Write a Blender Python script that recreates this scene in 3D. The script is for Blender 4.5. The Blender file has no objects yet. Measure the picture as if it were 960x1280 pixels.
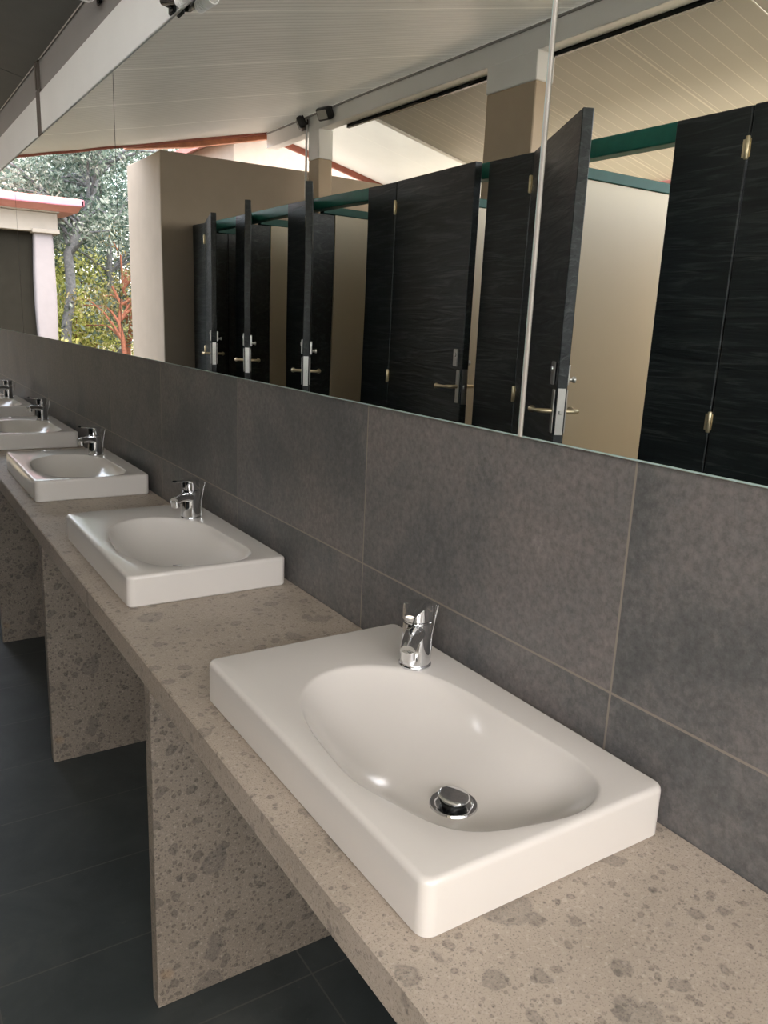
import bpy, bmesh, math, random
import numpy as np
from mathutils import Vector, Matrix
random.seed(7)
PI = math.pi
S = bpy.context.scene
COL = S.collection
FL = -0.86          # floor level; the counter top is z = 0, the mirror wall is x = 0

# ------------------------------------------------------------------ materials
def lin(r, g, b):
    f = lambda c: (c/12.92 if c <= .04045 else ((c+.055)/1.055)**2.4)
    return (f(r/255), f(g/255), f(b/255), 1)

class NT:
    def __init__(s, name):
        s.m = bpy.data.materials.new(name); s.m.use_nodes = True
        s.t = s.m.node_tree; s.b = s.t.nodes['Principled BSDF']
    def n(s, kind, **kw):
        n = s.t.nodes.new(kind)
        for k, v in kw.items():
            if k.startswith('_'): n.inputs[k[1:].replace('_', ' ')].default_value = v
            else: setattr(n, k, v)
        return n
    def l(s, a, b): s.t.links.new(a, b)
    def coord(s, scale=(1,1,1), rot=(0,0,0)):
        c = s.n('ShaderNodeTexCoord'); m = s.n('ShaderNodeMapping')
        m.inputs['Scale'].default_value = scale; m.inputs['Rotation'].default_value = rot
        s.l(c.outputs['Object'], m.inputs['Vector']); return m.outputs['Vector']
    def noise(s, vec, scale, detail=4, rough=.55, dist=0):
        n = s.n('ShaderNodeTexNoise', _Scale=scale, _Detail=detail, _Roughness=rough, _Distortion=dist)
        s.l(vec, n.inputs['Vector']); return n.outputs['Fac']
    def ramp(s, fac, stops, interp='LINEAR'):
        r = s.n('ShaderNodeValToRGB'); e = r.color_ramp.elements; r.color_ramp.interpolation = interp
        while len(e) < len(stops): e.new(.5)
        for el, (p, c) in zip(e, stops): el.position = p; el.color = c
        s.l(fac, r.inputs['Fac']); return r.outputs['Color']
    def mix(s, fac, a, b, mode='MIX'):
        m = s.n('ShaderNodeMix', data_type='RGBA', blend_type=mode)
        for v, i in ((fac, 0), (a, 6), (b, 7)):
            if isinstance(v, (int, float, tuple)): m.inputs[i].default_value = v
            else: s.l(v, m.inputs[i])
        return m.outputs[2]
    def math(s, op, a, b=0., c=None):
        m = s.n('ShaderNodeMath', operation=op)
        for v, i in ((a, 0), (b, 1), (c, 2)):
            if v is None: continue
            if isinstance(v, (int, float)): m.inputs[i].default_value = v
            else: s.l(v, m.inputs[i])
        return m.outputs[0]
    def bump(s, h, strength=.2, dist=.01, prev=None):
        b = s.n('ShaderNodeBump', _Strength=strength, _Distance=dist)
        s.l(h, b.inputs['Height'])
        if prev is not None: s.l(prev, b.inputs['Normal'])
        s.l(b.outputs['Normal'], s.b.inputs['Normal']); return b.outputs['Normal']
    def set(s, **kw):
        for k, v in kw.items():
            i = s.b.inputs[k.replace('_', ' ')]
            if hasattr(v, 'is_linked'): s.l(v, i)
            else: i.default_value = v
        return s

def plain(name, col, rough=.5, metal=0., var=.06, scale=9, spec=.5, coat=0.):
    t = NT(name); v = t.coord(); f = t.noise(v, scale, 5)
    d = tuple(c*(1-var) for c in col[:3])+(1,); u = tuple(min(1, c*(1+var)) for c in col[:3])+(1,)
    t.set(Base_Color=t.ramp(f, [(.3, d), (.7, u)]), Roughness=rough, Metallic=metal)
    t.b.inputs['Specular IOR Level'].default_value = spec
    t.b.inputs['Coat Weight'].default_value = coat
    return t.m

def m_granite(name='granite', dense_shade=0.):
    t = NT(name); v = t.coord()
    base = t.ramp(t.noise(v, 6, 5), [(.3, (.355-.095*dense_shade,.302-.078*dense_shade,.243-.062*dense_shade,1)), (.7, (.455-.12*dense_shade,.39-.10*dense_shade,.318-.08*dense_shade,1))])  # also darkens the base: under-counter shade put into the leg colour
    warp = t.n('ShaderNodeTexNoise', _Scale=16, _Detail=3); t.l(v, warp.inputs['Vector'])
    def disp(k):
        a = t.n('ShaderNodeVectorMath', operation='MULTIPLY_ADD')
        t.l(warp.outputs['Color'], a.inputs[0]); a.inputs[1].default_value = (k,k,k); t.l(v, a.inputs[2]); return a.outputs[0]
    def clast(scale, k, lo, hi, pick, col, amt, prev):
        vo = t.n('ShaderNodeTexVoronoi', _Scale=scale, _Randomness=1.); t.l(disp(k), vo.inputs['Vector'])
        inside = t.ramp(vo.outputs['Distance'], [(lo*.55, (.7,.7,.7,1)), (lo, (1,1,1,1)), (hi, (0,0,0,1))])
        sep = t.n('ShaderNodeSeparateColor'); t.l(vo.outputs['Color'], sep.inputs[0])
        on = t.math('GREATER_THAN', sep.outputs[0], pick)
        spot = t.noise(v, 260, 2)
        m = t.math('MULTIPLY', t.math('MULTIPLY', inside, on), t.math('MULTIPLY_ADD', spot, 1.4, -.12))
        return t.mix(t.math('MULTIPLY', m, amt), prev, col)
    sp = t.noise(v, 420, 4, .75)
    c = t.mix(t.ramp(sp, [(.55-.02*dense_shade, (0,0,0,1)), (.63, (.75,.75,.75,1))]), base, (.085,.074,.064,1))
    sp2 = t.noise(v, 150, 3)
    c = t.mix(t.ramp(sp2, [(.56, (0,0,0,1)), (.68, (.5,.5,.5,1))]), c, (.52,.46,.39,1))
    c = clast(10, .08, .31, .36, .66, (.10,.096,.09,1), .62+.2*dense_shade, c)
    c = clast(26, .05, .27, .33, .62-.12*dense_shade, (.075,.071,.067,1), .68+.22*dense_shade, c)
    c = clast(64, .025, .24, .34, .62-.34*dense_shade, (.055,.050,.046,1), .72+.23*dense_shade, c)
    c = clast(130, .012, .22, .34, .60-.30*dense_shade, (.065,.057,.05,1), .72+.23*dense_shade, c)
    rust = t.noise(v, 7.3, 2)
    c = t.mix(t.ramp(rust, [(.70, (0,0,0,1)), (.78, (.5,.5,.5,1))]), c, (.42,.24,.09,1))
    t.set(Base_Color=c, Roughness=.5); t.bump(sp, .12, .002)
    return t.m

def m_tilewall(y0, w, z0, h, gw=.0035):
    t = NT('stone_tile'); v = t.coord()
    sx = t.n('ShaderNodeSeparateXYZ'); t.l(v, sx.inputs[0])
    def joint(c, o, p):
        f = t.math('FLOORED_MODULO', t.math('SUBTRACT', c, o-p/2), p)
        return t.math('LESS_THAN', t.math('ABSOLUTE', t.math('SUBTRACT', f, p/2)), gw/2), t.math('FLOOR', t.math('DIVIDE', t.math('SUBTRACT', c, o), p))
    jy, iy = joint(sx.outputs[1], y0, w); jz, iz = joint(sx.outputs[2], z0, h)
    j = t.math('MAXIMUM', jy, jz)
    cell = t.n('ShaderNodeCombineXYZ'); t.l(iy, cell.inputs[1]); t.l(iz, cell.inputs[2])
    wn = t.n('ShaderNodeTexWhiteNoise'); t.l(cell.outputs[0], wn.inputs['Vector'])
    off = t.n('ShaderNodeVectorMath', operation='MULTIPLY_ADD'); t.l(wn.outputs['Color'], off.inputs[0]); off.inputs[1].default_value = (3,3,3); t.l(v, off.inputs[2])
    big = t.math('ADD', t.math('MULTIPLY', t.noise(off.outputs[0], 3.4, 4, .55, .5), .62), t.math('MULTIPLY', t.noise(off.outputs[0], 42, 9, .78), .38)); fine = t.noise(off.outputs[0], 95, 6, .75)
    c = t.ramp(big, [(.30, (.075,.078,.077,1)), (.44, (.135,.134,.130,1)), (.53, (.195,.182,.170,1)), (.60, (.215,.192,.178,1)), (.75, (.32,.29,.27,1))])
    c = t.mix(t.ramp(fine, [(.35, (.5,.5,.5,1)), (.62, (.0,.0,.0,1))]), c, (.045,.044,.042,1))
    c = t.mix(t.ramp(t.noise(off.outputs[0], 130, 4, .8), [(.60, (0,0,0,1)), (.75, (.55,.55,.55,1))]), c, (.24,.22,.20,1))
    c = t.mix(j, c, (.27,.235,.19,1))
    t.set(Base_Color=c, Roughness=t.ramp(big, [(.3, (.42,)*3+(1,)), (.7, (.55,)*3+(1,))]))
    hh = t.math('SUBTRACT', fine, t.math('MULTIPLY', j, 3.))
    t.bump(hh, .12, .003)
    return t.m

def m_floor(x0, w, y0, h, gw=.004):
    t = NT('floor_tile'); v = t.coord()
    sx = t.n('ShaderNodeSeparateXYZ'); t.l(v, sx.inputs[0])
    def joint(c, o, p):
        f = t.math('FLOORED_MODULO', t.math('SUBTRACT', c, o-p/2), p)
        return t.math('LESS_THAN', t.math('ABSOLUTE', t.math('SUBTRACT', f, p/2)), gw/2)
    j = t.math('MAXIMUM', joint(sx.outputs[0], x0, w), joint(sx.outputs[1], y0, h))
    big = t.noise(v, 3.5, 7, .6, .5); fine = t.noise(v, 45, 5, .7)
    c = t.ramp(big, [(.3, (.024,.032,.034,1)), (.55, (.046,.057,.059,1)), (.75, (.075,.085,.085,1))])
    c = t.mix(t.ramp(fine, [(.62, (0,0,0,1)), (.78, (.4,.4,.4,1))]), c, (.10,.10,.095,1))
    scuff = t.noise(t.coord((1, 5, 1), (0,0,.5)), 9, 4, .7)
    c = t.mix(t.ramp(scuff, [(.70, (0,0,0,1)), (.80, (.4,.4,.4,1))]), c, (.15,.15,.14,1))
    c = t.mix(j, c, (.085,.088,.085,1))
    t.set(Base_Color=c, Roughness=.45); t.bump(t.math('SUBTRACT', fine, t.math('MULTIPLY', j, 2.)), .1, .003)
    return t.m

def m_boards(name, col, pitch, groove, strength=.6, trans=.12):
    t = NT(name); v = t.coord(); sx = t.n('ShaderNodeSeparateXYZ'); t.l(v, sx.inputs[0])
    f = t.math('FLOORED_MODULO', sx.outputs[1], pitch)
    g = t.math('LESS_THAN', f, .006)
    ff = t.math('FLOORED_MODULO', sx.outputs[1], 1.0)
    g2 = t.math('LESS_THAN', ff, .014)
    n = t.noise(v, 2.2, 4)
    c = t.ramp(n, [(.3, tuple(a*.93 for a in col)+(1,)), (.7, tuple(a*1.05 for a in col)+(1,))])
    if strength: c = t.mix(t.math('LESS_THAN', t.math('FLOORED_MODULO', sx.outputs[1], .05), .010), c, tuple(a*.80 for a in col)+(1,))
    c = t.mix(g, c, groove+(1,)); c = t.mix(g2, c, groove+(1,))
    t.set(Base_Color=c, Roughness=.38)
    tr = t.n('ShaderNodeBsdfTranslucent', _Color=(.92,.90,.84,1)); mxs = t.n('ShaderNodeMixShader', _Fac=trans)
    t.l(t.b.outputs[0], mxs.inputs[1]); t.l(tr.outputs[0], mxs.inputs[2])
    t.l(mxs.outputs[0], t.t.nodes['Material Output'].inputs['Surface'])
    w = t.math('SINE', t.math('MULTIPLY', sx.outputs[1], 2*PI/.05))
    t.bump(t.math('ADD', w, t.math('MULTIPLY', g, -2.)), strength, .0022)
    return t.m

def m_darkwood(name='black_wood'):
    t = NT(name); v = t.coord((4., .55, 7.))
    g = t.noise(v, 3.2, 6, .6, 2.2)
    fine = t.noise(t.coord((30, 2, 60)), 3, 4, .6)
    c = t.ramp(g, [(.32, (.011,.015,.017,1)), (.52, (.019,.026,.028,1)), (.66, (.050,.058,.060,1))])
    c = t.mix(t.ramp(fine, [(.55, (0,0,0,1)), (.75, (.5,.5,.5,1))]), c, (.026,.030,.032,1))
    st = t.noise(t.coord((2.5, .9, 16.)), 2.4, 4, .55, 1.2)
    c = t.mix(t.ramp(st, [(.62, (0,0,0,1)), (.70, (.8,.8,.8,1)), (.76, (.1,.1,.1,1))]), c, (.075,.083,.083,1))
    t.set(Base_Color=c, Roughness=t.ramp(g, [(.35, (.42,)*3+(1,)), (.7, (.33,)*3+(1,))]))
    t.b.inputs['Specular IOR Level'].default_value = .45
    n1 = t.bump(g, .30, .012); t.bump(fine, .15, .002, n1)
    return t.m

def m_leaf(name, a, b, c3):
    t = NT(name); v = t.coord()
    wn = t.n('ShaderNodeNewGeometry')
    col = t.ramp(wn.outputs['Random Per Island'], [(0, a), (.55, b), (1, c3)])
    t.set(Base_Color=col, Roughness=.55)
    tr = t.n('ShaderNodeBsdfTranslucent'); t.l(col, tr.inputs['Color'])
    mx = t.n('ShaderNodeMixShader', _Fac=.35)
    t.l(t.b.outputs[0], mx.inputs[1]); t.l(tr.outputs[0], mx.inputs[2])
    t.l(mx.outputs[0], t.t.nodes['Material Output'].inputs['Surface'])
    return t.m

def m_mirror():
    t = NT('mirror_glass')
    t.set(Base_Color=(.86,.875,.86,1), Metallic=1., Roughness=0.)
    n = t.noise(t.coord((1,.55,1.)), 1.5, 1, .4)
    t.bump(n, .035, .05)
    return t.m

M = dict(
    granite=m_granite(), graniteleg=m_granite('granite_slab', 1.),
    bouncefloor=plain('pale_bounce_floor', (.55,.50,.42,1), .4, 0, .05, 5),
    blockwall=plain('pale_block_wall', (.50,.49,.47,1), .8, 0, .04, 5),
    seal=plain('dark_seal', (.03,.03,.03,1), .6),
    bead=plain('seam_bead', (.50,.46,.40,1), .5, 0, .08, 12),
    tile=m_tilewall(.1192, .6377, .1331, .3132),
    floor=m_floor(-.058, .62, .817, .308),
    ceil=m_boards('ceiling_boards', (.56,.55,.51), 1.0, (.85,.83,.78)),
    ceilrear=m_boards('rear_ceiling_boards', (.42,.41,.37), .11, (.60,.58,.52), .0, .045),
    ceilendlit=m_boards('lit_end_ceiling', (.72,.72,.72), .5, (.78,.78,.77), .0, .24),  # rear ceiling again, outside light put into its whiter colour
    darkedge=plain('dark_ceiling_edge', (.10,.108,.105,1), .6),
    wood=m_darkwood(),
    mirror=m_mirror(),
    glassedge=plain('mirror_edge', (.45,.58,.54,1), .2),
    ceramic=plain('white_ceramic', (.67,.637,.585,1), .16, 0, .01, 3, .5, .25),
    chrome=plain('chrome', (.80,.81,.82,1), .06, 1., .01),
    darkmetal=plain('dark_metal', (.03,.032,.034,1), .25, .8),
    white=plain('white_paint', (.90,.90,.90,1), .45, 0, .02, 4),
    greystrip=plain('grey_strip', (.30,.29,.285,1), .5, 0, .05, 4),
    darkrust=plain('brown_steel', (.10,.085,.075,1), .5, 0, .15),
    beige=plain('beige_plaster', (.34,.282,.225,1), .8, 0, .04, 6),
    beigepanel=plain('beige_panel', (.53,.46,.34,1), .45, 0, .02, 3),
    tan=plain('tan_plaster', (.52,.42,.32,1), .8, 0, .04, 6),
    green=plain('green_paint', (.018,.20,.150,1), .45, 0, .12, 20),
    greenrail=plain('dark_green_paint', (.012,.075,.065,1), .65, 0, .1, 12),
    brass=plain('brass', (.80,.68,.45,1), .36, .85, .05, 30),
    steel=plain('brushed_steel', (.70,.70,.68,1), .3, 1., .04, 40),
    redwood=plain('red_timber', (.33,.10,.065,1), .55, 0, .2, 14),
    orangewood=plain('orange_timber', (.52,.20,.10,1), .55, 0, .25, 14),
    black=plain('black_plastic', (.012,.012,.013,1), .35),
    lens=plain('lamp_lens', (.45,.45,.43,1), .15, 0, .02),
    cream=plain('cream_plaster', (.27,.25,.22,1), .8, 0, .04),
    lilac=plain('pale_lilac_plaster', (.215,.20,.21,1), .8, 0, .04),
    pink=plain('pink_gutter', (.52,.19,.25,1), .5, 0, .06),
    pinkdark=plain('salmon_soffit', (.50,.22,.20,1), .6, 0, .08),
    shadedwall=plain('shaded_infill', (.016,.015,.012,1), .95, 0, .1, 9, .05),
    rosewall=plain('rose_cream_plaster', (.34,.28,.235,1), .8, 0, .05),
    bark=plain('grey_bark', (.16,.17,.185,1), .9, 0, .35, 30),
    redbark=plain('red_bark', (.26,.10,.06,1), .9, 0, .35, 30),
    ground=plain('dry_ground', (.16,.13,.08,1), .95, 0, .4, 4),
    leafA=m_leaf('leaf_grey_green', (.035,.065,.05,1), (.12,.17,.13,1), (.38,.42,.38,1)),
    leafB=m_leaf('leaf_yellow_green', (.16,.20,.04,1), (.50,.52,.13,1), (.80,.78,.38,1)),
    leafC=m_leaf('leaf_blue_green', (.02,.055,.045,1), (.08,.14,.12,1), (.26,.32,.29,1)),
    leafD=m_leaf('leaf_dry', (.14,.12,.03,1), (.28,.24,.08,1), (.50,.46,.30,1)),
)

# ------------------------------------------------------------------ mesh helpers
def obj(name, bm, mat, parent=None, smooth=None, loc=None, origin=None):
    bmesh.ops.recalc_face_normals(bm, faces=bm.faces[:])
    me = bpy.data.meshes.new(name)
    if origin is not None: bmesh.ops.translate(bm, verts=bm.verts[:], vec=-Vector(origin))
    bm.to_mesh(me); bm.free()
    me.materials.append(M[mat] if isinstance(mat, str) else mat)
    o = bpy.data.objects.new(name, me); COL.objects.link(o)
    if parent is not None: o.parent = parent
    if origin is not None: o.location = origin
    if loc is not None: o.location = loc
    if smooth:
        me.polygons.foreach_set('use_smooth', [True]*len(me.polygons))
        try: me.set_sharp_from_angle(angle=math.radians(smooth))
        except Exception: pass
    return o

def box(bm, a, b, bev=0., seg=2, mat=None):
    t = bmesh.new()
    bmesh.ops.create_cube(t, size=1)
    lo = [min(a[i], b[i]) for i in range(3)]; hi = [max(a[i], b[i]) for i in range(3)]
    for v in t.verts:
        v.co = Vector([lo[i]+(v.co[i]+.5)*(hi[i]-lo[i]) for i in range(3)])
    if bev: bmesh.ops.bevel(t, geom=t.edges[:], offset=bev, segments=seg, profile=.5, affect='EDGES')
    if mat is not None: bmesh.ops.transform(t, matrix=mat, verts=t.verts[:])
    me = bpy.data.meshes.new('tmp'); t.to_mesh(me); t.free(); bm.from_mesh(me); bpy.data.meshes.remove(me)

def ring_skin(bm, rings, close=True, cap0=True, cap1=True):
    vs = [[bm.verts.new(p) for p in r] for r in rings]
    n = len(vs[0])
    for a, b in zip(vs, vs[1:]):
        for i in range(n if close else n-1):
            j = (i+1) % n
            bm.faces.new((a[i], a[j], b[j], b[i]))
    if cap0: bm.faces.new(vs[0][::-1])
    if cap1: bm.faces.new(vs[-1])
    return vs

def lathe(bm, prof, c=(0,0,0), axis=(0,0,1), n=32):
    ax = Vector(axis).normalized(); up = Vector((1,0,0)) if abs(ax.x) < .9 else Vector((0,1,0))
    u = ax.cross(up).normalized(); w = ax.cross(u); c = Vector(c)
    ring_skin(bm, [[c+ax*z+(u*math.cos(2*PI*i/n)+w*math.sin(2*PI*i/n))*max(r, 1e-5) for i in range(n)] for r, z in prof])

def tube(bm, pts, rad, n=14, flat=1.):
    pts = [Vector(p) for p in pts]
    if not hasattr(rad, '__len__'): rad = [rad]*len(pts)
    rings = []; pu = None
    for i, p in enumerate(pts):
        d = (pts[min(i+1, len(pts)-1)]-pts[max(i-1, 0)]).normalized()
        if pu is None:
            r = Vector((0,0,1)) if abs(d.z) < .95 else Vector((1,0,0)); pu = (r-d*r.dot(d)).normalized()
        else: pu = (pu-d*pu.dot(d)).normalized()
        s = d.cross(pu)
        rings.append([p+(s*math.cos(2*PI*k/n)+pu*flat*math.sin(2*PI*k/n))*rad[i] for k in range(n)])
    ring_skin(bm, rings)

def prism(bm, poly, axis, a, b):
    """polygon in the two other axes, extruded along axis from a to b"""
    def P(p, t):
        q = list(p); q.insert(axis, t); return Vector(q)
    ring_skin(bm, [[P(p, a) for p in poly], [P(p, b) for p in poly]])

def tag(o, label, cat, group=None, kind=None):
    o['label'] = label; o['category'] = cat
    if group: o['group'] = group
    if kind: o['kind'] = kind
    return o
def struct(name, bm, mat, label=None, cat=None, parent=None, smooth=None):
    o = obj(name, bm, mat, parent, smooth)
    if parent is None:
        o['kind'] = 'structure'
        if label: o['label'] = label
        if cat: o['category'] = cat
    return o
def empty(name, loc, rz=0.):
    o = bpy.data.objects.new(name, None); COL.objects.link(o); o.location = loc; o.rotation_euler = (0,0,rz)
    o.empty_display_size = .1
    return o
def copy_tree(o, parent=None):
    c = o.copy(); COL.objects.link(c)
    if parent is not None: c.parent = parent
    for ch in list(o.children): copy_tree(ch, c)
    return c
B = bmesh.new

# ------------------------------------------------------------------ setting
YN, YF = -3.0, 6.95            # near end of the walls, far end of the roof
YR = -2.2                       # near end of the roof: set to let unseen sky light in behind the camera
bm = B(); box(bm, (-1.72, YN, FL-.1), (.25, 7.4, FL)); struct('floor', bm, 'floor', 'dark slate grey tiled floor under the counter', 'floor')
bm = B(); box(bm, (-1.7205, YN, FL-.1), (-4.4, 6.45, FL)); struct('floor_stalls', bm, 'bouncefloor', 'unseen floor inside the toilet stalls, made pale to bounce light up', 'floor')  # unseen; pale colour added to bounce light up the partitions
bm = B(); box(bm, (0, YN, -.048), (.20, 6.7, 1.375)); struct('wall_right', bm, 'tile', 'grey stone tiled wall behind the sinks and mirrors', 'wall')
bm = B(); box(bm, (0, YN, 1.375), (.20, 6.7, 1.692)); struct('wall_right_upper', bm, 'greystrip', 'grey wall strip above the mirrors', 'wall')  # one flat grey between the white beam and the ceiling
bm = B(); box(bm, (.15, YN, FL), (.20, 6.7, -.048)); struct('wall_right_lower', bm, 'floor', 'dark recessed wall below the counter', 'wall')
# white beam above the mirrors, in two lengths with a brown steel post between
bm = B(); box(bm, (-.012, YN, 1.378), (-.0005, 3.685, 1.548), .002, 1); struct('trim_1', bm, 'white', 'long white painted beam face directly above the nearer mirrors', 'beam')
bm = B(); box(bm, (-.012, 3.80, 1.378), (-.0005, 6.7, 1.548), .002, 1); struct('trim_2', bm, 'white', 'short white painted beam face beyond the brown steel post', 'beam')
bm = B(); box(bm, (-.010, 3.70, 1.378), (-.0005, 3.79, 1.57), .002, 1); box(bm, (-.012, 3.715, 1.56), (-.0005, 3.735, 1.69)); box(bm, (-.016, 3.74, 1.57), (-.0005, 3.76, 1.69))
struct('trim_3', bm, 'darkrust', 'brown steel post in the gap of the white beam', 'post')
SA = .228
zA = lambda x: 1.692+SA*abs(x)           # underside of the room-side ceiling
zB = lambda x: zA(2.6)-.222*(abs(x)-2.6)
# added strip beside the mirror wall, the ceiling's darkness put into its colour
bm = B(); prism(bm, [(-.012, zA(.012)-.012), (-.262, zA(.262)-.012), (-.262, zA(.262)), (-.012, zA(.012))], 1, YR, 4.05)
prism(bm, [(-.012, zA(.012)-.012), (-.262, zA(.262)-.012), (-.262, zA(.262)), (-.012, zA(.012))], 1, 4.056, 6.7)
struct('ceiling_edge', bm, 'darkedge', 'dark grey strip added along the ceiling edge to darken it above the mirrors', 'ceiling')
bm = B(); prism(bm, [(.25, zA(0)-SA*.25), (.25, zA(0)+.008-SA*.25), (-2.62, zA(2.62)+.008), (-2.62, zA(2.62))], 1, YR, YF)
struct('ceiling', bm, 'ceil', 'pale ribbed board ceiling sloping up from the mirror wall', 'ceiling')
for nm, mt, ya, yb, xe, lab in (('ceiling_rear', 'ceilrear', 2.2, 5.5, 4.75, 'grey beige lined board ceiling sloping down behind the ridge beam'),
                                ('ceiling_side', 'ceilrear', YR, 2.196, 3.3, 'lined board ceiling behind the near part of the ridge beam, cut short to let sky light in'),  # stops short, an unseen opening that lets sky light onto the band
                                ('ceiling_end', 'ceilendlit', 5.5, YF, 4.75, 'end bay of the rear ceiling, coloured white as lit from outside, beyond the thin conduit')):
    bm = B(); prism(bm, [(-2.62, zB(2.62)), (-2.62, zB(2.62)+.008), (-xe, zB(xe)+.008), (-xe, zB(xe))], 1, ya, yb); struct(nm, bm, mt, lab, 'ceiling')
# ridge beam
bm = B(); box(bm, (-2.60, YR, 2.142), (-2.70, 6.94, zA(2.6)-.001), .004, 1)
rb = struct('trim_4', bm, 'white', 'long white ridge beam above the toilet stalls', 'beam')
bm = B(); box(bm, (-2.706, YR, 2.12), (-2.73, 5.60, zA(2.6)-.03)); struct('shadow_strip', bm, 'darkmetal', parent=rb)  # dark strip in place of the shadow gap behind the beam
bm = B(); box(bm, (-2.592, YR, 2.262), (-2.6, 6.94, 2.274)); struct('cover_strip', bm, 'greystrip', parent=rb)
# pale joint strip across the rear ceiling
bm = B(); tube(bm, [(-2.74, 5.5, zB(2.74)-.012), (-4.3, 5.5, zB(4.3)-.012)], .013, 8); struct('trim_5', bm, 'white', 'thin white conduit running down the rear ceiling', 'conduit')
# piers
def pier(name, y0, y1, x1, zc, label):
    bm = B(); box(bm, (-2.592, y0, FL), (x1, y1, zc), .006, 1); p = struct(name, bm, 'tan', label, 'pillar')
    bm = B(); box(bm, (-2.588, y0-.004, zc), (x1-.004, y1+.004, 2.142), .005, 1); struct('pier_cap', bm, 'white', parent=p)
    return p
pier('pillar_1', 3.25, 3.69, -2.72, 1.985, 'wide tan plastered pier with white top under the ridge beam')
p2 = pier('pillar_2', 5.86, 6.045, -2.72, 1.91, 'narrow tan pier with white top near the end wall')
bm = B(); tube(bm, [(-2.575, 6.06, 1.3), (-2.575, 6.06, 2.2)], .010, 8); struct('conduit', bm, 'white', parent=p2)
# end wall block
bm = B(); box(bm, (-1.42, 6.45, FL), (-4.35, 7.43, 1.90), .006, 1); struct('wall_back', bm, 'beige', 'thick beige plastered end wall beyond the last toilet stall', 'wall')
bm = B(); box(bm, (-3.62, YN, FL), (-3.74, 6.45, 1.26)); struct('wall_left', bm, 'beigepanel', 'beige back wall of the toilet stalls', 'wall')  # unseen, kept low and pale so eave light reaches stalls and band
bm = B(); box(bm, (.2, YN-.15, FL), (-4.35, YN, 1.2)); struct('light_block_wall', bm, 'blockwall', 'low pale wall added at the unseen near end to hold back low daylight', 'wall')  # unseen wall, added to hold low daylight off the counter legs
# gable boards at the far roof end
bm = B(); prism(bm, [(.25, zA(0)-SA*.25-.018), (.25, zA(0)+.12-SA*.25), (-2.66, zA(2.66)+.12), (-2.66, zA(2.66)-.018)], 1, YF, YF+.03)
struct('trim_6', bm, 'redwood', 'dark red gable board edging the room side ceiling', 'trim')
bm = B(); prism(bm, [(-1.30, zA(1.30)-.02), (-1.30, zA(1.3)+.05), (-2.66, zA(2.66)+.05), (-2.66, zA(2.66)-.055), (-1.9, zA(1.9)-.065)], 1, YF+.035, YF+.12)
struct('trim_7', bm, 'orangewood', 'orange timber board behind the gable edge', 'trim')
bm = B(); prism(bm, [(-2.68, zB(2.68)-.055), (-2.68, zB(2.68)+.1), (-4.75, zB(4.75)+.1), (-4.75, zB(4.75)-.055)], 1, YF, YF+.03)
struct('trim_8', bm, 'redwood', 'dark red gable board edging the rear ceiling', 'trim')
bm = B(); box(bm, (-4.76, 2.2, zB(4.75)-.06), (-4.84, YF, zB(4.75)+.1)); struct('trim_9', bm, 'pinkdark', 'salmon eave board behind the stalls', 'trim')
# ground outside
bm = B(); bmesh.ops.create_grid(bm, x_segments=40, y_segments=40, size=30)
for v in bm.verts:
    v.co = Vector((v.co.x-6, v.co.y+14, FL-.13+.05*math.sin(v.co.x*1.3)*math.cos(v.co.y*.9)))
struct('ground', bm, 'ground', 'dry earth ground outside the open end', 'ground', smooth=60)

# ------------------------------------------------------------------ mirrors
GR = 'frameless wall mirrors above the sinks'
def mirror(y0, y1, label):
    bm = B(); box(bm, (-.001, y0+.0015, .4463), (-.0055, y1-.0015, 1.376)); e = obj('wall_mirror', bm, 'glassedge')
    bm = B(); vs = [bm.verts.new(p) for p in ((-.0062, y0+.002, .4487), (-.0062, y1-.002, .4487), (-.0062, y1-.002, 1.3755), (-.0062, y0+.002, 1.3755))]
    vb = [bm.verts.new(v.co+Vector((.0006, 0, 0))) for v in vs]
    bm.faces.new(vs[::-1]); bm.faces.new(vb)
    for i in range(4): bm.faces.new((vs[i], vs[(i+1) % 4], vb[(i+1) % 4], vb[i]))
    obj('mirror_glass', bm, 'mirror', e)
    tag(e, label, 'mirror', GR)
mirror(-1.78, .3245, 'frameless mirror panel above the nearest sink, right of the pale seam bead')
mirror(.3315, 2.455, 'frameless mirror panel between the pale seam bead and the first dark seam')
mirror(2.455, 4.55, 'frameless mirror panel between the two dark seams, far along the wall')
mirror(4.55, 6.65, 'farthest frameless mirror panel at the open end of the wall')
for ys in (2.455, 4.55):
    bm = B(); box(bm, (-.001, ys-.002, .4463), (-.0066, ys+.002, 1.376)); struct('trim_11', bm, 'seal', 'thin dark seam between two mirror panels', 'trim')
bm = B(); box(bm, (-.001, .3250, .4463), (-.0080, .3310, 1.376), .0015, 2); struct('trim_10', bm, 'bead', 'pale vertical bead between two mirror panels', 'trim')

# ------------------------------------------------------------------ counter
bm = B(); box(bm, (-.4276, -1.6, -.048), (-.0015, 6.4, 0), .0025, 1)
ct = tag(obj('stone_counter', bm, 'granite'), 'long beige speckled stone countertop carrying the row of white sinks', 'counter')
LG = 'stone slab legs under the counter'
legs = [(-.22, 'stone slab leg under the counter before the nearest sink'),
        (.898, 'nearest speckled stone slab leg under the counter, with an orange stain'),
        (2.016, 'second speckled stone slab leg under the counter from the front'),
        (3.141, 'third speckled stone slab leg, at the edge of the photo beyond the second'),
        (4.25, 'stone slab leg under the fourth far sink'), (5.35, 'stone slab leg at the far end of the counter')]
for i, (y, lab) in enumerate(legs):
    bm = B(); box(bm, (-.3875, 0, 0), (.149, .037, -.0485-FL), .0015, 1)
    o = obj('counter_leg', bm, 'graniteleg'); o.location = (0, y, FL); tag(o, lab, 'counter leg', LG)

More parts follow.
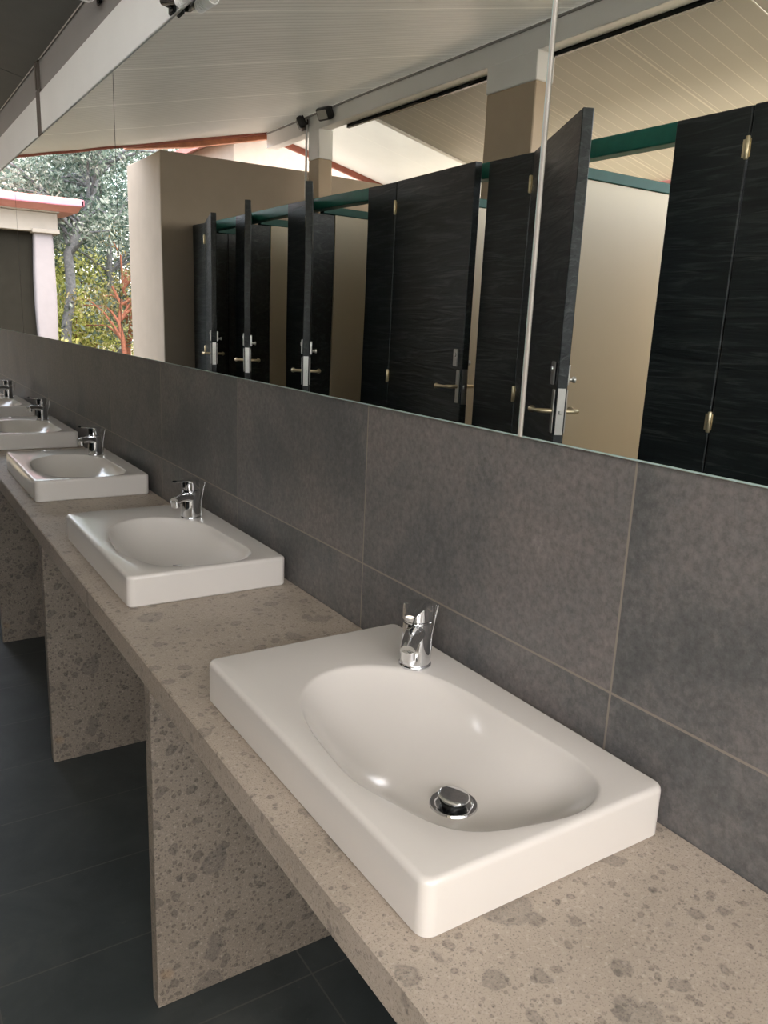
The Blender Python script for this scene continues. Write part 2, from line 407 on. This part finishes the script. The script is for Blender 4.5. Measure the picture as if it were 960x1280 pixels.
# ------------------------------------------------------------------ sinks
SW, SD, SH, SG, SP = .60, .3594, .069, .0224, 1.0512
def bowl_fn(c):
    pts = np.array([(-.321,.382),(-.285,.436),(-.247,.466),(-.198,.473),(-.158,.459),(-.13,.427),(-.094,.366),(-.081,.282),(-.079,.195),(-.077,.138),(-.079,.09),(-.085,.059),(-.1,.036),(-.13,.021),(-.17,.017),(-.212,.019),(-.258,.032),(-.296,.056),(-.321,.089),(-.337,.137),(-.348,.197),(-.349,.264),(-.342,.319)])
    d = pts-np.array(c); th = np.arctan2(d[:,1], d[:,0]); r = np.hypot(d[:,0], d[:,1])
    K = 5
    A = np.stack([np.ones_like(th)]+[f(k*th) for k in range(1, K+1) for f in (np.cos, np.sin)], 1)
    co, *_ = np.linalg.lstsq(A, r, rcond=None)
    def R(t): return float(co@np.array([1.]+[f(k*t) for k in range(1, K+1) for f in (math.cos, math.sin)]))
    return R
def sink_proto():
    root = empty('vessel_sink', (0,0,0))
    c = (-.216, .167); R = bowl_fn(c)
    X0, X1 = -(SG+SD), -SG
    rr = .016
    base = []                                  # (corner centre, direction) around the rounded rectangle
    def side(a, b, n): return [((a[0]+(b[0]-a[0])*i/n, a[1]+(b[1]-a[1])*i/n)) for i in range(n)]
    cs = [(X1-rr, rr, -PI/2), (X1-rr, SW-rr, 0), (X0+rr, SW-rr, PI/2), (X0+rr, rr, PI)]
    for k, (cx, cy, a0) in enumerate(cs):
        for i in range(9):
            a = a0+PI/2*i/8; base.append((cx, cy, math.cos(a), math.sin(a)))
        nx = cs[(k+1) % 4]; n = 30
        for i in range(1, n):
            base.append((cx+(nx[0]-cx)*i/n, cy+(nx[1]-cy)*i/n, math.cos(a0+PI/2), math.sin(a0+PI/2)))
    outl = lambda inset: [(b[0]+b[2]*(rr-inset), b[1]+b[3]*(rr-inset)) for b in base]
    o0 = outl(0)
    ang = [math.atan2(p[1]-c[1], p[0]-c[0]) for p in o0]
    rings = []
    prof = [(.10,.0),(.16,.010),(.25,.03),(.36,.065),(.47,.115),(.57,.18),(.66,.262),(.74,.36),(.81,.472),(.87,.592),(.915,.70),(.95,.80),(.972,.872),(.985,.920),(.994,.956),(1.002,.980),(1.010,.994),(1.022,1.)]
    zb = .006
    for s, f in prof:
        rings.append([(c[0]+math.cos(a)*R(a)*s, c[1]+math.sin(a)*R(a)*s, zb+(SH-zb)*f) for a in ang])
    fr = .008
    o1 = outl(fr)
    q = rings[-1]
    # flat rim: two steps between bowl lip and the start of the edge rounding
    for k in (.5,):
        rings.append([(q[i][0]+(o1[i][0]-q[i][0])*k, q[i][1]+(o1[i][1]-q[i][1])*k, SH) for i in range(len(ang))])
    for k in range(0, 7):
        a = PI/2*k/6; ins = fr*(1-math.sin(a)); z = SH-fr*(1-math.cos(a))
        rings.append([(x, y, z) for x, y in outl(ins)])
    rings.append([(x, y, .004) for x, y in outl(0)])
    rings.append([(x, y, .0005) for x, y in outl(.003)])
    bm = B(); ring_skin(bm, rings)
    obj('basin', bm, 'ceramic', root, 40)
    dc = Vector((c[0], c[1], zb))
    bm = B(); lathe(bm, [(.001,-.003),(.0305,-.003),(.0312,.0012),(.0300,.0030),(.0255,.0034),(.0235,.0022),(.0225,.0008),(.001,.0006)], dc+Vector((0,0,.001)))
    dr = obj('drain', bm, 'chrome', root, 40)
    bm = B(); lathe(bm, [(.015,0),(.0165,.004),(.0175,.0055),(.018,.008)], dc+Vector((0,0,.001)))
    obj('plug_stem', bm, 'darkmetal', dr, 40)
    tilt = (.10,-.05,1)
    bm = B(); lathe(bm, [(.001,-.004),(.0185,-.0035),(.0205,-.001),(.0208,.001),(.0198,.0024),(.018,.0030),(.001,.0034)], dc+Vector((0,0,.0135)), tilt)
    obj('plug', bm, 'chrome', dr, 40)
    return root
SGRP = 'white rectangular sinks along the counter'
slabels = ['nearest and largest looking white rectangular sink, its whole bowl and drain in view',
           'second white rectangular sink from the front, near end beside bare stone',
           'third white rectangular sink from the front, near end above the second stone leg',
           'fourth white rectangular sink from the front, cut off by the photo edge',
           'farthest white sink, only its bowl rim and tap in view at the photo edge']
proto = sink_proto()
for i in range(5):
    o = proto if i == 0 else copy_tree(proto)
    o.location = (0, i*SP, 0); tag(o, slabels[i], 'sink', SGRP)

def faucet_proto():
    root = empty('sink_faucet', (0,0,0))
    # local: +x is the spout direction
    bm = B()
    lathe(bm, [(.001,0),(.0262,0),(.0268,.002),(.0262,.0045),(.0248,.006)], n=40)
    obj('base_ring', bm, 'chrome', root, 40)
    bm = B(); n = 40; rings = []
    for z, r, dx in [(.004,.0245,0),(.02,.0240,0),(.04,.0232,-.001),(.055,.0226,-.002),(.066,.0224,-.003),(.0715,.0224,-.0035),(.0725,.0205,-.0035),(.0745,.0205,-.0035)]:
        rings.append([(dx+r*math.cos(2*PI*k/n), r*math.sin(2*PI*k/n), z) for k in range(n)])
    ring_skin(bm, rings); obj('body', bm, 'chrome', root, 40)
    bm = B(); pts = []; rad = []
    for t in np.linspace(0, 1, 12):
        pts.append((.004+.100*t, 0, .056+.013*math.sin(t*PI*.62)-.003*t*t)); rad.append(.0165*(1-t)+.0115*t)
    tube(bm, pts, rad, 20, .85); sp = obj('spout', bm, 'chrome', root, 50)
    bm = B(); lathe(bm, [(.001,-.013),(.0085,-.013),(.0105,-.0115),(.0108,-.004),(.0112,.004),(.008,.006)], (.097,0,.062), (.18,0,1), 24); obj('aerator', bm, 'chrome', sp, 40)
    # handle: cap with a cut lever plate reaching over the spout
    bm = B(); rings = []
    for z, r, dx in [(.0755,.0215,-.0035),(.0775,.0236,-.0035),(.090,.0238,-.0030),(.098,.0236,-.002),(.1035,.0225,-.001),(.1055,.0195,0),(.1062,.010,0)]:
        rings.append([(dx+r*math.cos(2*PI*k/n), r*math.sin(2*PI*k/n), z+.06*max(0, dx+r*math.cos(2*PI*k/n))*(z > .097)) for k in range(n)])
    ring_skin(bm, rings); h = obj('handle', bm, 'chrome', root, 40)
    bm = B()
    sec = [(.005,.019,.1035,.0035),(.025,.0170,.1050,.0032),(.045,.0130,.1075,.0028),(.068,.0105,.1115,.0028),(.092,.0092,.1155,.0030),(.099,.0060,.1166,.0024)]
    rings = []
    for x, w, z, t in sec:
        rings.append([(x+.0*a, w*math.cos(a), z+t*math.sin(a)) for a in [2*PI*k/16 for k in range(16)]])
    ring_skin(bm, rings); obj('lever', bm, 'chrome', h, 50)
    bm = B(); tube(bm, [(-.0195,.0212,.004),(-.0205,.0225,.045),(-.0255,.0285,.086)], .0024, 10); lr = obj('lift_rod', bm, 'chrome', root, 50)
    bm = B(); tube(bm, [(-.0252,.0282,.083),(-.0265,.0298,.094)], [.0030,.0034], 10); obj('rod_knob', bm, 'chrome', lr, 50)
    return root
FG = 'chrome mixer taps on the sinks'
flabels = ['chrome mixer tap on the nearest sink, spout pointing at the viewer', 'chrome mixer tap on the second sink from the front',
           'chrome mixer tap on the third sink from the front', 'chrome mixer tap on the fourth sink from the front',
           'farthest chrome mixer tap at the left edge of the photo']
fp = faucet_proto(); fa = math.atan2(-.74, -.67)
for i in range(5):
    o = fp if i == 0 else copy_tree(fp)
    o.location = (-.0975, .430+i*SP, SH+.0003); o.rotation_euler = (0,0,fa); tag(o, flabels[i], 'tap', FG)

# ------------------------------------------------------------------ toilet stalls
def stall_proto():
    root = empty('toilet_stall', (0,0,0))             # origin at the door hinge, stall depth runs along -x
    z0, zt = 0, 1.335-FL
    bm = B(); box(bm, (0, .002, z0), (-.04, .296, zt), .003, 1); obj('front_panel', bm, 'wood', root, origin=(0,0,0))
    bm = B(); box(bm, (-.042, .006, z0), (-.20, .036, zt-.07), .002, 1); obj('door_post', bm, 'wood', root)
    bm = B(); box(bm, (-.205, .004, .14), (-1.90, .036, 1.268-FL), .002, 1); sp = obj('side_partition', bm, 'beigepanel', root)
    bm = B(); box(bm, (-.115, -.006, 1.2685-FL), (-1.915, .046, 1.316-FL), .003, 1); obj('top_rail', bm, 'greenrail', sp)
    # door: origin on the hinge line, leaf runs along -y, outer face at x = 0
    bm = B(); box(bm, (0, -.004, .14), (-.04, -.722, zt+.002), .003, 1); door = obj('door', bm, 'wood', root)
    for z in (1.205-FL, .305-FL, -.50-FL):
        bm = B(); lathe(bm, [(.001,-.036),(.006,-.036),(.0078,-.033),(.0078,-.0008),(.0070,0),(.0078,.0008),(.0078,.033),(.006,.036),(.001,.036)], (.006, -.001, z), n=14)
        box(bm, (.001, -.002, z-.028), (-.003, -.010, z+.028)); box(bm, (.001, .0005, z-.028), (-.003, .020, z+.028))
        obj('hinge', bm, 'brass', door, 40)
    yh = -.698
    def lever(side):
        bm = B(); s = side; x0 = .0005 if s > 0 else -.0405
        box(bm, (x0, yh-.014, .225-FL), (x0+s*.006, yh+.014, .385-FL), .002, 1)
        pl = obj('handle_plate', bm, 'steel', door)
        bm = B(); tube(bm, [(x0+s*.004, yh, .305-FL), (x0+s*.045, yh, .305-FL), (x0+s*.054, yh+.012, .305-FL), (x0+s*.056, yh+.040, .303-FL), (x0+s*.056, yh+.085, .301-FL), (x0+s*.055, yh+.108, .300-FL)], [.009,.009,.0085,.007,.0095,.0145], 14)
        obj('lever', bm, 'brass' if False else 'brass', pl if False else door, 50)
    # levers are sub-parts of the door leaf
    lever(1); lever(-1)
    yh = -.672
    bm = B(); box(bm, (.0005, yh-.018, .37-FL+.03), (.010, yh+.018, .37-FL+.115), .003, 1)
    lathe(bm, [(.001,0),(.011,0),(.010,.004),(.001,.004)], (.010, yh, .37-FL+.088), (1,0,0), 16); obj('lock_box', bm, 'steel', door, 35)
    bm = B(); box(bm, (-.0405, yh-.018, .37-FL+.03), (-.054, yh+.018, .37-FL+.105), .003, 1)
    lathe(bm, [(.001,0),(.009,0),(.007,.012),(.012,.018),(.012,.026),(.001,.026)], (-.054, yh, .37-FL+.050), (-1,0,0), 16); obj('lock_knob', bm, 'steel', door, 35)
    bm = B(); box(bm, (-.006, -.7222, .220-FL), (-.034, -.7240, .390-FL)); box(bm, (-.014, -.7222, .295-FL), (-.026, -.730, .312-FL), .002, 1); obj('strike_plate', bm, 'steel', door)
    return root
stalls = [  # hinge y, door angle, panel width scale, label
    (6.16, 17, .97, 'black toilet stall against the beige end wall, door ajar on a dark inside'),
    (5.30, 24, .70, 'black toilet stall second from the beige end wall, door standing open edge on'),
    (4.32, 28, .94, 'black toilet stall third from the beige end wall, door edge standing tallest beside the pier'),
    (3.288, 3.5, .98, 'black toilet stall with its door nearly shut and horizontal grain in full view'),
    (2.226, 30, 1.0, 'black toilet stall whose open door stands at the pale mirror bead'),
    (1.203, 0, 1.0, 'black toilet stall with shut door, nearest the viewer at the right edge'),
    (.17, 0, 1.0, 'black toilet stall with shut door, outside the photo beyond the nearest one')]
STG = 'black toilet stalls facing the sinks'
sp0 = stall_proto()
for i, (y, a, sc, lab) in enumerate(stalls):
    o = sp0 if i == 0 else copy_tree(sp0)
    o.location = (-1.70, y, FL); tag(o, lab, 'toilet stall', STG)
    for ch in o.children:
        n = ch.name.split('.')[0]
        if n == 'door': ch.rotation_euler = (0,0,math.radians(a))
        if n == 'front_panel': ch.scale = (1, sc, 1)
# the far stall has a black partition
for i, ch in enumerate(sp0.children):
    if ch.name.split('.')[0] == 'side_partition':
        ch.data = ch.data.copy(); ch.data.materials[0] = M['wood']
bm = B(); box(bm, (-1.745, -.6, 1.278), (-1.812, 6.448, 1.348), .004, 1)
tag(obj('header_rail', bm, 'green'), 'long dark green steel rail across the tops of the toilet stalls', 'rail')

# ------------------------------------------------------------------ lamps
def floodlight(loc, rz, label, tilt=.5):
    root = empty('floodlight', loc, rz)               # local +x points away from the mounting face
    bm = B(); box(bm, (.001, -.025, -.03), (.012, .025, .03), .003, 1); tube(bm, [(.01,0,0), (.045,0,-.004)], .010, 10); obj('bracket', bm, 'black', root, 40)
    R_ = Matrix.Translation((.07, 0, -.005)) @ Matrix.Rotation(tilt, 4, 'Y')
    bm = B(); box(bm, (-.035, -.075, -.05), (.02, .075, .05), .018, 3, R_)
    for k in range(-3, 4): box(bm, (-.048, k*.02-.003, -.04), (-.03, k*.02+.003, .04), 0, 1, R_)
    h = obj('lamp_head', bm, 'black', root, 40)
    bm = B(); box(bm, (.0205, -.055, -.034), (.026, .055, .034), .003, 1, R_); obj('lens', bm, 'lens', h, 40)
    tag(root, label, 'floodlight', 'black floodlights on the ridge beam')
floodlight((-2.599, 6.08, 2.215), .5, 'black floodlight on the white ridge beam, the farther of two, left of the pier')
floodlight((-2.599, 5.69, 2.215), -.25, 'black floodlight on the white ridge beam, right above the narrow pier')
def spot(loc, ax, c, label, L=.10, r=.035, mat='white'):
    root = empty('spotlight', loc)
    ax = Vector(ax).normalized(); c = Vector(c)
    bm = B(); box(bm, (-.010, -.02, -.02), (.0, .02, .02), .003, 1); tube(bm, [(-.008,0,0), (-.03,0,.004), c*.6, c-ax*L*.3], .009, 10); obj('bracket', bm, 'darkmetal', root, 40)
    prof = [(.001,-L*.5)]
    for k in range(5):
        z = -L*.5+k*.009; prof += [(r*.95, z), (r*.95, z+.005), (r*.7, z+.0055), (r*.7, z+.0085)]
    prof += [(r, -L*.5+.047), (r*1.02, L*.46), (r*.95, L*.5), (r*.85, L*.5), (r*.82, L*.5-.006), (.001, L*.5-.006)]
    bm = B(); lathe(bm, prof, c, ax, 28); h = obj('lamp_head', bm, mat, root, 35)
    bm = B(); lathe(bm, [(.001,0),(r*.80,0),(r*.80,.003),(.001,.003)], c+ax*(L*.5-.006), ax, 24); obj('lens', bm, 'lens', h, 35)
    tag(root, label, 'spotlight', 'small spotlights above the mirrors')
spot((-.0005, 2.60, 1.635), (.55, -.75, -.3), (-.09, -.05, .0), 'white ribbed spotlight under the dark ceiling edge above the mirrors', .11, .034)
spot((-.0005, 2.30, 1.60), (-.5, -.5, .3), (-.045, -.02, -.025), 'black spotlight cut by the top photo edge beside the ribbed spotlight', .07, .02, 'black')
spot((-.0125, 1.80, 1.395), (-.05, -.97, .0), (-.022, -.15, -.022), 'white spotlight on the lower edge of the white beam above the mirror', .085, .017)

# ------------------------------------------------------------------ outdoors
def leaves(name, mat, centres, n, size, seed, parent=None):
    rg = np.random.default_rng(seed); n = int(n*1.7); size *= .74
    cs = np.array([c[:3] for c in centres]); rs = np.array([c[3] for c in centres])
    idx = rg.choice(len(cs), n, p=(rs**2)/np.sum(rs**2))
    d = rg.normal(size=(n,3)); d /= np.linalg.norm(d, axis=1)[:,None]
    P = cs[idx]+d*(rs[idx]*rg.random(n)**.45)[:,None]*np.array([1,1,.8])
    a = rg.normal(size=(n,3)); a /= np.linalg.norm(a, axis=1)[:,None]
    b = np.cross(a, rg.normal(size=(n,3))); b /= np.linalg.norm(b, axis=1)[:,None]
    nn = np.cross(a, b)
    L = size*(.6+.8*rg.random(n))[:,None]; W = L*.42
    V = np.stack([P-a*L, P+b*W+nn*W*.25, P+a*L, P-b*W+nn*W*.25], 1).reshape(-1,3)
    F = [(4*i, 4*i+1, 4*i+2, 4*i+3) for i in range(n)]
    me = bpy.data.meshes.new(name); me.from_pydata(V.tolist(), [], F); me.materials.append(M[mat])
    o = bpy.data.objects.new(name, me); COL.objects.link(o)
    if parent is not None: o.parent = parent
    return o
def trunk_mesh(bm, pts, r0, r1):
    n = len(pts); tube(bm, pts, [r0+(r1-r0)*i/(n-1) for i in range(n)], 10)
def tree(loc, h, r, leaf, bark, n, size, seed, label, bend=.3, low=.35, nb=16, group='trees beyond the open end'):
    rg = random.Random(seed)
    root = empty('leafy_tree', loc); tag(root, label, 'tree', group)
    bm = B(); pts = [(bend*math.sin(t*2.2)*t+.1*rg.uniform(-1,1)*t, .1*rg.uniform(-1,1)*t, h*.75*t) for t in [k/7 for k in range(8)]]
    trunk_mesh(bm, pts, .05*h/3+.02, .02); obj('trunk', bm, bark, root, 60)
    bm = B(); cen = []
    for k in range(nb):
        t = rg.uniform(low, 1); i = min(7, int(t*7)); p0 = Vector(pts[i])
        a = rg.uniform(0, 2*PI); rr = r*rg.uniform(.35, 1)
        p2 = p0+Vector((math.cos(a)*rr, math.sin(a)*rr, rg.uniform(-.05,.3)*h)); p1 = (p0+p2)/2+Vector((rg.uniform(-.1,.1), rg.uniform(-.1,.1), .12))
        trunk_mesh(bm, [p0, (p0+p1)/2+Vector((0,0,.03)), p1, p2], .026, .008)
        cen.append((p2.x, p2.y, p2.z, r*rg.uniform(.28,.5))); cen.append((p1.x, p1.y, p1.z, r*rg.uniform(.2,.36)))
    obj('branches', bm, bark, root, 60)
    leaves('foliage', leaf, cen, n, size, seed, root)
def bush(loc, r, h, leaf, n, size, seed, label):
    rg = random.Random(seed)
    root = empty('leafy_bush', loc); tag(root, label, 'bush', 'bushes beyond the open end')
    bm = B(); cen = []
    for k in range(12):
        a = rg.uniform(0, 2*PI); rr = r*rg.uniform(.1,.8); z = h*rg.uniform(.3,.9)
        tube(bm, [(0,0,0), (math.cos(a)*rr*.5, math.sin(a)*rr*.5, z*.6), (math.cos(a)*rr, math.sin(a)*rr, z)], [.018,.012,.006], 6)
        cen.append((math.cos(a)*rr, math.sin(a)*rr, z, r*rg.uniform(.3,.5)))
    obj('stems', bm, 'redbark', root, 60)
    leaves('foliage', leaf, cen, n, size, seed, root)
G0 = FL-.13
# grey leaning trunk right by the pavilion
rt = empty('leaning_tree', (-2.0, 13.2, G0)); tag(rt, 'tree with a grey leaning trunk right behind the pink roofed pavilion', 'tree', 'trees beyond the open end')
bm = B(); tube(bm, [(0,0,0),(.04,0,.8),(.0,0,1.35),(-.09,0,1.75),(-.10,.02,2.1),(-.09,.05,2.4),(-.26,.1,2.8),(-.5,.2,3.3),(-.75,.3,4.0)], [.10,.09,.08,.078,.072,.07,.06,.05,.035], 12); obj('trunk', bm, 'bark', rt, 60)
bm = B(); cen = []
rg = random.Random(5)
for k in range(26):
    t = rg.uniform(0,1); p0 = Vector((-.12-.6*t, .05+.25*t, 2.4+1.5*t)); a = rg.uniform(0,2*PI); rr = rg.uniform(.5,1.7)
    p2 = p0+Vector((math.cos(a)*rr, math.sin(a)*rr, rg.uniform(.0,1.1))); p1 = (p0+p2)/2+Vector((0,0,.15))
    tube(bm, [p0, p1, p2], [.03,.02,.008], 7); cen += [(p2.x,p2.y,p2.z,.55), (p1.x,p1.y,p1.z,.4)]
obj('branches', bm, 'bark', rt, 60); leaves('foliage', 'leafA', cen, 5200, .055, 11, rt)
tree((-3.2, 14.6, G0), 5.2, 1.7, 'leafA', 'bark', 6500, .06, 21, 'grey green tree filling the top of the gap beside the end wall')
tree((-1.0, 17.3, G0), 5.6, 2.0, 'leafC', 'bark', 6500, .07, 22, 'blue green tree rising behind the pink pavilion roof')
tree((-4.6, 17.0, G0), 6.0, 2.2, 'leafC', 'bark', 6500, .08, 23, 'blue green tree farthest back, half behind the end wall')
tree((-2.9, 18.5, G0), 6.5, 2.4, 'leafA', 'bark', 6500, .08, 24, 'tall pale grey green tree at the back of the garden')
tree((-2.72, 12.6, G0), 2.6, .8, 'leafD', 'redbark', 500, .04, 25, 'slender tree with reddish stems and dry leaves beside the end wall', .1, .55, 7)
tree((-2.95, 13.4, G0), 3.0, .7, 'leafD', 'redbark', 400, .04, 29, 'second red stemmed sapling, behind the slender one beside the end wall', -.1, .6, 6)
bush((-2.15, 13.6, G0), 1.05, 2.1, 'leafB', 4200, .05, 31, 'yellow green bush between the grey trunk and the red stems')
bush((-2.9, 15.3, G0), 1.3, 2.6, 'leafB', 4200, .055, 32, 'tall yellow green bush behind the red stems')
bush((-1.75, 15.6, G0), 1.2, 2.2, 'leafB', 3600, .055, 33, 'yellow green bush behind the grey leaning trunk')

# pavilion with pink roof edge
pv = empty('garden_pavilion', (0, 12, G0)); tag(pv, 'cream garden pavilion with pink roof edge and infill darkened as in shade beyond the open end', 'pavilion')
Z = lambda z: z-G0
bm = B(); box(bm, (-1.64, 0, 0), (-1.37, .27, Z(1.66)), .04, 3); obj('corner_post', bm, 'lilac', pv, 40)
bm = B(); box(bm, (-1.70, -.05, Z(1.62)), (3.0, .33, Z(1.88)), .01, 2); box(bm, (-1.72, -.08, Z(1.60)), (-1.33, .36, Z(1.66)), .01, 2); obj('lintel', bm, 'cream', pv)
bm = B(); box(bm, (-1.72, -.10, Z(1.88)), (3.0, 2.2, Z(1.94)), .01, 2); obj('cornice', bm, 'cream', pv)
bm = B(); prism(bm, [(-.34, Z(1.96)), (-.36, Z(2.055)), (2.3, Z(2.4)), (2.3, Z(1.94)), (-.12, Z(1.90))], 0, -1.95, 3.0); obj('roof', bm, 'pinkdark', pv)
bm = B(); box(bm, (-1.98, -.40, Z(1.955)), (3.0, -.34, Z(2.05)), .02, 3); box(bm, (-1.98, -.40, Z(1.955)), (-1.92, 2.3, Z(2.05)), .02, 3); obj('gutter', bm, 'pink', pv)
bm = B(); prism(bm, [(-1.36, 0), (-1.36, Z(1.68)), (-1.30, Z(1.74)), (3.0, Z(1.76)), (3.0, 0)], 1, .12, .2); obj('infill_wall', bm, 'shadedwall', pv)  # infill colour carries the shade inside the pavilion opening

# neighbouring gable seen above the end wall
nb = empty('neighbour_house', (0, 10.2, G0)); tag(nb, 'rose cream house gable seen over the top of the end wall', 'house')
bm = B(); prism(bm, [(-3.6, 0), (-3.6, Z(2.9)), (-5.2, Z(3.5)), (-9.5, Z(2.4)), (-9.5, 0)], 1, 0, 3); obj('gable_wall', bm, 'rosewall', nb)
bm = B(); prism(bm, [(-3.4, Z(2.83)), (-3.4, Z(2.93)), (-5.2, Z(3.62)), (-9.7, Z(2.45)), (-9.7, Z(2.35)), (-5.2, Z(3.5))], 1, -.3, 3.2); obj('roof', bm, 'pinkdark', nb)
bm = B(); box(bm, (-3.7, -.02, Z(2.36)), (-9.4, -.001, Z(2.40))); obj('wall_band', bm, 'pinkdark', nb)

# ------------------------------------------------------------------ light
w = bpy.data.worlds.new('World'); S.world = w; w.use_nodes = True
nt = w.node_tree; bg = nt.nodes['Background']
sky = nt.nodes.new('ShaderNodeTexSky'); sky.sky_type = 'NISHITA'; sky.sun_disc = False
sky.sun_elevation = math.radians(52); sky.sun_rotation = math.radians(200); sky.dust_density = 4; sky.air_density = 1.; sky.ozone_density = .6
mx = nt.nodes.new('ShaderNodeMix'); mx.data_type = 'RGBA'; mx.inputs[0].default_value = .65; mx.inputs[7].default_value = (2.6, 2.5, 2.38, 1)
nt.links.new(sky.outputs[0], mx.inputs[6]); nt.links.new(mx.outputs[2], bg.inputs['Color']); bg.inputs['Strength'].default_value = 1.
sd = bpy.data.lights.new('sun', 'SUN'); sd.energy = 5.; sd.angle = math.radians(1); sd.color = (1,.95,.86)
so = bpy.data.objects.new('sun', sd); COL.objects.link(so)
so.rotation_euler = Vector((.55, -.25, -1.)).to_track_quat('-Z', 'Y').to_euler()
def portal(loc, rot, sx, sy):
    d = bpy.data.lights.new('portal', 'AREA'); d.shape = 'RECTANGLE'; d.size = sx; d.size_y = sy; d.cycles.is_portal = True
    o = bpy.data.objects.new('portal', d); COL.objects.link(o); o.location = loc; o.rotation_euler = rot

# ------------------------------------------------------------------ camera
cam = bpy.data.cameras.new('camera'); co = bpy.data.objects.new('camera', cam); COL.objects.link(co)
f, cx, cy, cz, yaw, pitch, roll = 996.554, -.7958, -.5298, .6002, .5788, -.2343, .0434
F_ = Vector((math.sin(yaw)*math.cos(pitch), math.cos(yaw)*math.cos(pitch), math.sin(pitch)))
r0 = Vector((math.cos(yaw), -math.sin(yaw), 0)); u0 = r0.cross(F_)
c_, s_ = math.cos(roll), math.sin(roll)
r_ = r0*c_+u0*s_; u_ = u0*c_-r0*s_
co.matrix_world = Matrix(((r_.x, u_.x, -F_.x, cx), (r_.y, u_.y, -F_.y, cy), (r_.z, u_.z, -F_.z, cz), (0,0,0,1)))
cam.sensor_fit = 'VERTICAL'; cam.sensor_height = 36.; cam.lens = f/1280*36.; cam.clip_start = .02; cam.clip_end = 200
S.camera = co
S.view_settings.view_transform = 'Standard'; S.view_settings.look = 'None'; S.view_settings.gamma = 1; S.view_settings.exposure = 1.03
S.view_settings.use_curve_mapping = False
S.cycles.max_bounces = 12; S.cycles.diffuse_bounces = 6; S.cycles.glossy_bounces = 6
S.cycles.use_denoising = True; S.cycles.sample_clamp_indirect = 8
